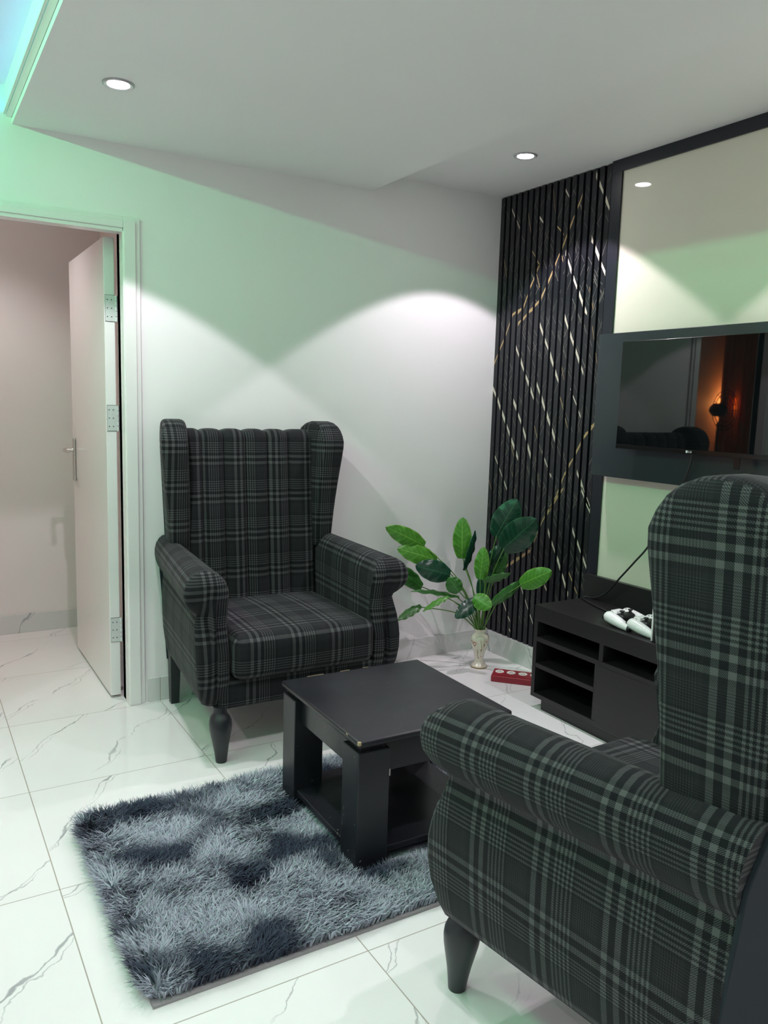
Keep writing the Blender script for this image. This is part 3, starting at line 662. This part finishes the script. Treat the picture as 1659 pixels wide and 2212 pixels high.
# ------------------------------------------------------------------ shaggy rug
rg = empty('shaggy_rug', (-1.62, -1.335, 0)); tag(rg, 'blue grey tie-dyed shaggy rug under the coffee table', 'rug')
RX0, RX1, RY0, RY1 = -.645, .645, -.432, .420
b = MB(); b.box(RX0+.012, RX1-.012, RY0+.001, RY1-.012, 0.0005, .007); b.build('backing', M['rugback'], rg, smooth=0)
def build_pile():
    N = 92000
    x = rng.uniform(RX0, RX1, N); y = rng.uniform(RY0+.004, RY1, N)
    cr = .05; qx = np.maximum(np.abs(x)-(RX1-cr), 0); qy = np.maximum(np.abs(y+.002)-(RY1-cr), 0); kp = qx*qx+qy*qy < cr*cr; x, y = x[kp], y[kp]; N = len(x)
    def fld(sx, sy, s, oz):
        return np.array([noise.noise(Vector((a*sx, c*sy, oz)))*s for a, c in zip(x, y)])
    gx = np.linspace(RX0, RX1, 160); gy = np.linspace(RY0, RY1, 110)
    def grid(fx, fy, oz, oct=3):
        G = np.array([[noise.fractal(Vector((a*fx, c*fy, oz)), 1.0, 2.0, oct) for a in gx] for c in gy])
        fi = (x-RX0)/(RX1-RX0)*(len(gx)-1); fj = (y-RY0)/(RY1-RY0)*(len(gy)-1)
        i = np.clip(fi.astype(int), 0, len(gx)-2); j = np.clip(fj.astype(int), 0, len(gy)-2); a = fi-i; c = fj-j
        return G[j, i]*(1-a)*(1-c)+G[j, i+1]*a*(1-c)+G[j+1, i]*(1-a)*c+G[j+1, i+1]*a*c
    lean_a = grid(5, 5, 1.3)*2.6+grid(16, 16, 4.4)*2.0+rng.normal(0, .9, N)
    lean = .020+.012*rng.random(N)+.006*grid(8, 8, 7.7)
    hgt = .030*(.75+.5*rng.random(N))*(1+.25*grid(9, 9, 2.2))
    # lacquer-flattened under the table legs and shelf
    tx, ty = x+(-1.62)-(-1.376), y+(-1.335)-(-1.304)
    under = (np.abs(tx) < .275) & (np.abs(ty) < .285)
    hgt = np.where(under, hgt*.35, hgt)
    dxl, dyl = np.cos(lean_a)*lean, np.sin(lean_a)*lean
    ed = (x-RX0 < .03); dxl = np.where(ed, -np.abs(dxl)-.004, dxl)
    ed = (RY1-y < .03); dyl = np.where(ed, np.abs(dyl)+.004, dyl)
    ed = (y-RY0 < .02); dyl = np.where(ed, dyl*.35-.004, dyl)
    patch = grid(4.2, 6.6, 11.1, 4)*1.0+grid(11, 13, 5.2, 2)*.35+.15
    tcol = np.clip(.5+patch*1.35+rng.normal(0, .09, N), 0, 1)
    tcol = tcol*tcol*(3-2*tcol)
    dark = np.array((.050, .062, .092)); lite = np.array((.43, .47, .535))
    C0 = dark+(lite-dark)*tcol[:, None]; C0 *= (1+rng.normal(0, .10, N))[:, None]
    wd = .0016+.0012*rng.random(N); wa = rng.uniform(0, 2*math.pi, N)
    wx, wy = np.cos(wa)*wd, np.sin(wa)*wd
    z0 = np.full(N, .008)
    P = np.zeros((N, 5, 3))
    P[:, 0] = np.stack([x-wx, y-wy, z0], 1); P[:, 1] = np.stack([x+wx, y+wy, z0], 1)
    mx_, my_ = x+dxl*.42, y+dyl*.42
    P[:, 2] = np.stack([mx_+wx*.9, my_+wy*.9, z0+hgt*.68], 1); P[:, 3] = np.stack([mx_-wx*.9, my_-wy*.9, z0+hgt*.68], 1)
    P[:, 4] = np.stack([x+dxl*1.15, y+dyl*1.15, z0+hgt], 1)
    V = P.reshape(-1, 3)
    me = bpy.data.meshes.new('pile')
    nv = len(V); me.vertices.add(nv); me.vertices.foreach_set('co', V.ravel())
    base = np.arange(N)*5
    loops = np.stack([base, base+1, base+2, base+3, base+3, base+2, base+4], 1).ravel()
    me.loops.add(len(loops)); me.loops.foreach_set('vertex_index', loops)
    st = np.stack([np.arange(N)*7, np.arange(N)*7+4], 1).ravel()
    me.polygons.add(len(st)); me.polygons.foreach_set('loop_start', st)
    me.update(calc_edges=True); me.validate()
    me.polygons.foreach_set('use_smooth', [True]*len(me.polygons))
    ca = me.color_attributes.new('pilecol', 'FLOAT_COLOR', 'POINT')
    cc = np.ones((N, 5, 4)); cc[:, :, :3] = np.clip(C0, 0.004, 1)[:, None, :]
    ca.data.foreach_set('color', cc.ravel())
    me.materials.append(M['pile'])
    o = bpy.data.objects.new('pile', me); col.objects.link(o); o.parent = rg; tag(o, 'blue grey shaggy pile', kind='stuff')
build_pile()

# ------------------------------------------------------------------ wingback armchair
def lerp_tab(tab, z):
    if z <= tab[0][0]: return tab[0][1]
    for (a, p), (b_, q) in zip(tab[:-1], tab[1:]):
        if a <= z <= b_: return p+(q-p)*(z-a)/(b_-a)
    return tab[-1][1]
YF = [(.20, -.672), (.24, -.690), (.29, -.706), (.34, -.712), (.40, -.708), (.46, -.690), (.51, -.668), (.535, -.662), (.565, -.680), (.60, -.698), (.64, -.700), (.67, -.690), (.69, -.676), (.71, -.660)]
YB = [(.18, -.060), (.40, -.045), (.63, -.015), (.72, -.004), (1.2, -.003)]
ARM = [(.292, .205), (.292, .30), (.292, .40), (.292, .50), (.291, .58), (.293, .630), (.302, .662), (.318, .683), (.342, .697), (.368, .702), (.395, .699), (.420, .688), (.440, .671), (.452, .648), (.455, .624), (.449, .598), (.436, .575), (.418, .557), (.404, .548), (.403, .536), (.409, .510), (.414, .470), (.416, .430), (.416, .390), (.413, .340), (.407, .290), (.397, .245), (.386, .217), (.360, .203), (.325, .200)]
def arm_mesh(sx):
    out = ARM; n = len(out); cx = sum(p[0] for p in out)/n; cz = sum(p[1] for p in out)/n
    cum = [0]
    for k in range(n): a, c = out[k], out[(k+1) % n]; cum.append(cum[-1]+math.hypot(c[0]-a[0], c[1]-a[1]))
    nrm = []
    for k in range(n):
        a, c = out[k-1], out[(k+1) % n]; dx, dz = c[0]-a[0], c[1]-a[1]; l = math.hypot(dx, dz); nrm.append((dz/l, -dx/l))
    area = sum(out[k][0]*out[(k+1) % n][1]-out[(k+1) % n][0]*out[k][1] for k in range(n)); sg = 1 if area > 0 else -1
    def ring(inset, dy, fr):
        r = []
        for k in range(n):
            x, z = out[k][0]-sg*nrm[k][0]*inset, out[k][1]-sg*nrm[k][1]*inset
            yf, yb = lerp_tab(YF, z)+dy, lerp_tab(YB, z)
            rise = .026*fr if z > .55 else .026*fr*max(0, (z-.35)/.2)
            if z < .30: rise += .018*fr
            r.append((sx*(.292+(x-.292)*(1-.42*fr) if x > .292 else x), yf+(yb-yf)*fr, z+rise))
        return r
    b = MB()
    sec = [(.030, .000, 0), (.020, .001, 0), (.010, .0035, 0), (.004, .008, 0), (.0, .016, 0)]
    rings = [ring(i, d, f) for i, d, f in sec]
    for f in (.08, .2, .35, .5, .65, .8, .92, 1.0): rings.append(ring(0, .016, f))
    uvs = []
    for ri, rr in enumerate(rings):
        if ri >= 4: uvs.append([(rr[k % n][1]*1.0+.02, cum[k]) for k in range(n+1)])
    b.rings(rings[4:], cap0=False, cap1=True, uvs=uvs)
    b.rings(rings[:5], cap0=False, cap1=False, uvs=[[(rr[k % n][0], rr[k % n][2]) for k in range(n+1)] for rr in rings[:5]])
    # front panel, its own centre strip
    r0 = rings[0]; m = [(sx*(cx+(p[0]/sx-cx)*.4), lerp_tab(YF, p[2]), p[2]) for p in r0]
    r1 = []
    for p in r0:
        x = p[0]/sx; c2 = .350; r1.append((sx*(c2+(x-c2)*.45), lerp_tab(YF, cz+(p[2]-cz)*.93)-.001, cz+(p[2]-cz)*.93))
    b.rings([r1, r0], cap0=True, cap1=False)
    return b
def wing_mesh(sx):
    prof = [(-.006, .640), (-.06, .644), (-.10, .650), (-.155, .658), (-.178, .672), (-.185, .70), (-.186, .76), (-.187, .82), (-.190, .88), (-.195, .94), (-.201, 1.00), (-.207, 1.055), (-.212, 1.10), (-.2125, 1.130), (-.201, 1.158), (-.186, 1.182), (-.166, 1.200), (-.140, 1.212), (-.112, 1.217), (-.08, 1.216), (-.052, 1.208), (-.028, 1.193), (-.010, 1.168), (-.005, 1.13), (-.004, 1.05), (-.004, .95), (-.004, .85), (-.004, .76)]
    n = len(prof); nr = []
    for k in range(n):
        a, c = prof[k-1], prof[(k+1) % n]; dy, dz = c[0]-a[0], c[1]-a[1]; l = math.hypot(dy, dz); nr.append((-dz/l, dy/l))
    area = sum(prof[k][0]*prof[(k+1) % n][1]-prof[(k+1) % n][0]*prof[k][1] for k in range(n)); sg = 1 if area > 0 else -1
    def xo(z, y): return .338+.020*min(1, max(0, (z-.69)/.42))+(.026+.020*min(1, max(0, (z-.69)/.42)))*min(1, -y/.20)
    def xi(y, z): return .243+.045*min(1, -y/.20)+.012*max(0, (z-.9)/.3)
    def ring(inset, fx, dx):
        r = []
        for k in range(n):
            y, z = prof[k][0]+sg*nr[k][0]*inset, prof[k][1]+sg*nr[k][1]*inset
            a, c = xo(z, y), xi(y, z); r.append((sx*(a+(c-a)*fx+dx), y, z))
        return r
    secs = [(.050, 0, .001), (.030, 0, .0), (.016, 0, -.002), (.007, 0, -.007), (.002, 0, -.014), (0, 0, -.024), (0, .5, 0), (0, 1, .026), (.003, 1, .014), (.009, 1, .006), (.018, 1, .001), (.034, 1, -.003), (.055, 1, -.004)]
    b = MB(); b.rings([ring(*s) for s in secs]); return b
def back_mesh():
    nx, nt = 61, 40; vs = []; fs = []; fu = []; seams = [-.215, -.122, -.026, .072, .168]; ed = [-.285]+seams+[.285]
    def bulge(x):
        for a, c in zip(ed[:-1], ed[1:]):
            if a <= x <= c: q = (x-a)/(c-a); return .020*(max(0, math.sin(math.pi*q))**.42)
        return 0
    path = []
    for i in range(30): q = i/29; z = .43+.715*q; path.append((-.168+.055*q-.0*q, z, -1, .05*0))
    for i in range(1, 9): a = i/8*math.pi/2; path.append((-.113+.034*math.sin(a)*1.0, 1.145+.022*math.sin(a), 0, 0))
    P = []
    for q in range(30): s = q/29; P.append((Vector((-.170+.058*s, .43+.700*s)), Vector((-1, -.07)).normalized()))
    c0 = Vector((-.085, 1.130))
    for i in range(1, 10):
        a = math.pi*(1-.0)-i/9*math.pi/2
        P.append((c0+Vector((math.cos(a)*.027, math.sin(a)*.030)), Vector((math.cos(a), math.sin(a)))))
    P.append((Vector((-.03, 1.158)), Vector((0, 1)))); P.append((Vector((-.006, 1.145)), Vector((0, 1))))
    cum = [0]
    for (a, _), (c, _) in zip(P[:-1], P[1:]): cum.append(cum[-1]+(c-a).length)
    X = sorted(set([-.285+.57*i/(nx-1) for i in range(nx)]+[s+d for s in seams for d in (-.0025, 0, .0025)]))
    n = len(X)
    for (p, d) in P:
        for x in X:
            bl = bulge(x); q = p+d*bl; vs.append((x, q.x, q.y))
    for i in range(len(P)-1):
        for j in range(n-1):
            fs.append((i*n+j, i*n+j+1, (i+1)*n+j+1, (i+1)*n+j))
            fu.append(((X[j]+.013, cum[i]), (X[j+1]+.013, cum[i]), (X[j+1]+.013, cum[i+1]), (X[j]+.013, cum[i+1])))
    b = MB(); b.add(vs, fs, fu)
    # closed behind
    b.box(-.283, .283, -.10, -.052, .43, 1.125)
    return b
def make_armchair(loc, rz, label):
    t = empty('wingback_armchair', loc, rz); tag(t, label, 'armchair', 'matching plaid wingback armchairs')
    pm = M['plaid']
    b = MB(); b.rbox((0, -.445, .385), (.287, .290, .084), .040, 5, crown=.014, belly=.010); b.build('seat_cushion', pm, t, plaid=True, smooth=60)
    back_mesh().build('backrest', pm, t, plaid=True, smooth=60)
    for s in (-1, 1): wing_mesh(s).build('wing', pm, t, plaid=True, smooth=60)
    for s in (-1, 1): arm_mesh(s).build('armrest', pm, t, plaid=True, smooth=55)
    b = MB(); b.rbox((0, -.390, .250), (.330, .303, .060), .022, 4); b.build('seat_rail', pm, t, plaid=True, smooth=60)
    # plain rear panel following the rake of the back
    zs = [.20, .30, .40, .50, .63, .72, .95, 1.10, 1.165]; rr = []
    for z in zs:
        hw = .350+.02*(z-.2)/.43 if z < .63 else .370-.030*(z-.63)/.09 if z < .72 else .340+.018*(z-.72)/.4
        if z > 1.12: hw -= .03
        y = lerp_tab(YB, z); rr.append([(-hw, y-.004, z), (hw, y-.004, z), (hw, y+.005, z), (-hw, y+.005, z)])
    bp = MB().rings(rr).build('rear_panel', M['backcloth'], t, smooth=40, bevel=.002); tag(bp, 'plain dark cloth rear panel')
    prf = [(.0195, 0), (.0205, .004), (.0235, .030), (.0285, .062), (.0345, .092), (.0395, .118), (.0415, .138), (.0400, .155), (.0350, .168), (.0270, .178), (.0245, .186), (.0250, .205)]
    for s in (-1, 1):
        b = MB(); b.lathe(prf, 32)
        b.v = [(x+s*.0*z, y-.014*(1-z/.2), z) for x, y, z in b.v]
        b.build('leg', M['legwood'], t, smooth=50, loc=(s*.322, -.675, 0))
    for s in (-1, 1):
        b = MB(); r = lambda x, y, z, h: [(x-h, y-h, z), (x+h, y-h, z), (x+h, y+h, z), (x-h, y+h, z)]
        b.rings([r(s*.318, -.052, 0, .0175), r(s*.325, -.085, .24, .023)]); b.build('leg', M['legwood'], t, smooth=0, bevel=.002)
    return t
make_armchair((-1.390, -.011, 0), R(-.9), 'plaid wingback armchair by the door, facing the coffee table and the viewer')
make_armchair((-1.288, -2.702, 0), R(182.5), 'plaid wingback armchair in the foreground, seen from behind its armrest')

# ------------------------------------------------------------------ lights of the room and an added fill row
def downlight(x, y, z, label, aim=True, power=SPOT_W, group='recessed ceiling downlights'):
    t = empty('ceiling_downlight', (x, y, z)); tag(t, label, 'ceiling light', group)
    MB().lathe([(.0490, 0), (.0490, -.003), (.044, -.006), (.0345, -.004), (.0335, 0)], 40, cap=False).build('rim', M['rim'], t)
    MB().lathe([(.001, -.0052), (.026, -.0052), (.0335, -.0030)], 36, cap=False).build('lens', M['lens'], t)
    ld = bpy.data.lights.new('downlight_lamp', 'SPOT'); ld.energy = power; ld.color = SPOT_COL; ld.spot_size = R(104); ld.spot_blend = .10; ld.shadow_soft_size = .03
    lo = bpy.data.objects.new('downlight_lamp', ld); col.objects.link(lo); lo.parent = t; lo.location = (0, 0, -.012)
    return t
downlight(-2.032, -.615, ZS, 'recessed round downlight in the lowered ceiling near the door')
downlight(-.362, -.598, ZC, 'recessed round downlight in the ceiling strip by the fluted panel')
for y in (-2.15, -3.7):
    downlight(-2.032, y, ZS, 'recessed round downlight in the lowered ceiling above the viewer' if y > -3 else 'recessed round downlight in the lowered ceiling behind the viewer', power=SPOT_W*.68)
    downlight(-.362, y, ZC, 'recessed round downlight in the ceiling strip above the near armchair' if y > -3 else 'recessed round downlight at the near end of the ceiling strip')
for y in (-1.1, -2.9):  # added downlights out of view, lifting the ambient light of the room
    downlight(-3.75, y, ZS, 'added unseen fill downlight in the soffit left of the ceiling tray, nearer the doorway' if y > -2 else 'added unseen fill downlight in the soffit left of the ceiling tray, far from the doorway', power=SPOT_W*.62)
def strip(name, m, x, z, y0, y1, colr, power, direction, label):
    t = empty(name, (x, (y0+y1)/2, z)); tag(t, label, 'led strip')
    MB().box(-.0035, .0035, -(y1-y0)/2, (y1-y0)/2, -.004, .004).build('diffuser', m, t, smooth=0)
    ld = bpy.data.lights.new(name+'_lamp', 'AREA'); ld.shape = 'RECTANGLE'; ld.size = .012; ld.size_y = y1-y0; ld.energy = power; ld.color = colr
    lo = bpy.data.objects.new(name+'_lamp', ld); col.objects.link(lo); lo.parent = t
    d = Vector(direction).normalized(); zc = -d; yc = Vector((0, 1, 0)); xc = yc.cross(zc).normalized(); yc = zc.cross(xc)
    mt = Matrix((xc, yc, zc)).transposed().to_4x4(); mt.translation = d*.0055; lo.matrix_local = mt
    return t
strip('green_led_strip', M['green_led'], -3.112, 2.3925, -3.6, -.05, GREEN_COL, GREEN_W, (1, 0, -.32), 'green led strip along the side of the ceiling tray')
strip('blue_led_strip', M['rimwhite'], -2.2965, 2.2985, -3.6, -.01, BLUE_COL, BLUE_W, (-.55, 0, 1), 'slim blue led strip on the ledge of the ceiling tray')

# ------------------------------------------------------------------ passage beyond the door (seen directly and in the television)
t = empty('passage_light', (-2.45, .70, 2.45)); tag(t, 'round ceiling light in the passage beyond the door', 'ceiling light')
MB().lathe([(.09, 0), (.09, -.03), (.075, -.045), (.001, -.05)], 36).build('diffuser', mat('warm_diffuser', (1, .95, .9), .5, emit=HALL_COL, es=5), t)
ld = bpy.data.lights.new('passage_lamp', 'SPOT'); ld.energy = HALL_W; ld.color = HALL_COL; ld.shadow_soft_size = .06; ld.spot_size = R(120); ld.spot_blend = .6
lo = bpy.data.objects.new('passage_lamp', ld); col.objects.link(lo); lo.parent = t; lo.location = (0, 0, -.07)
# curtain
vs = []; fs = []; nx = 90
for lay in (0, 1):
    for z in (.04, 1.2, 2.30):
        for i in range(nx+1):
            q = i/nx; x = -4.55+.80*q; y = 1.20+.028*math.sin(q*62)+.012*math.sin(q*31+1)+lay*.003; vs.append((x, y, z))
n = nx+1
for lay in (0, 1):
    for j in range(2):
        for i in range(nx):
            o_ = lay*3*n; f = (o_+j*n+i, o_+j*n+i+1, o_+(j+1)*n+i+1, o_+(j+1)*n+i); fs.append(f if lay == 0 else f[::-1])
cu = empty('curtain', (0, 0, 0)); tag(cu, 'long pleated orange curtain in the passage, seen in the television', 'curtain')
MB().add(vs, fs).build('drape', M['curtain'], cu, smooth=60)
MB().tube([(-4.70, 1.20, 2.32), (-3.66, 1.20, 2.32)], .011, 12).build('curtain_rod', M['fan'], cu)
t = empty('standing_fan', (-3.60, 1.08, 0)); tag(t, 'dark standing fan beside the orange curtain, seen in the television', 'fan')
MB().lathe([(.17, 0), (.17, .015), (.05, .03), (.014, .06), (.012, 1.22)], 28).build('stand', M['fan'], t)
b = MB()
for r in (.17, .14, .10, .06): b.tube([(r*math.cos(2*math.pi*k/32), -.06, 1.33+r*math.sin(2*math.pi*k/32)) for k in range(33)], .003, 5)
for k in range(14): a = 2*math.pi*k/14; b.tube([(0, -.07, 1.33), (.17*math.cos(a), -.055, 1.33+.17*math.sin(a))], .0022, 5)
b.build('guard', M['fan'], t)
MB().lathe([(.03, .0), (.055, .03), (.055, .11), (.03, .14)], 20, (0, .0+.08, 1.33), axis='y').build('motor', M['fan'], t)
t = empty('wall_lamp', (-4.02, 1.27, 1.32)); tag(t, 'added warm lamp hidden behind the orange curtain for its glow', 'added lamp')  # added lamp, hidden behind the curtain to throw an orange glow
MB().lathe([(.012, 0), (.030, .02), (.030, .10), (.012, .12)], 20).build('bulb', M['bulb'], t)
MB().box(-.03, .03, .028, .044, -.02, .14).build('back_plate', M['fan'], t, smooth=0)
ld = bpy.data.lights.new('added_curtain_light', 'POINT'); ld.energy = ORANGE_W; ld.color = (1, .38, .10); ld.shadow_soft_size = .04
lo = bpy.data.objects.new('added_curtain_light', ld); col.objects.link(lo); lo.parent = t; lo.location = (.05, -.05, .06)
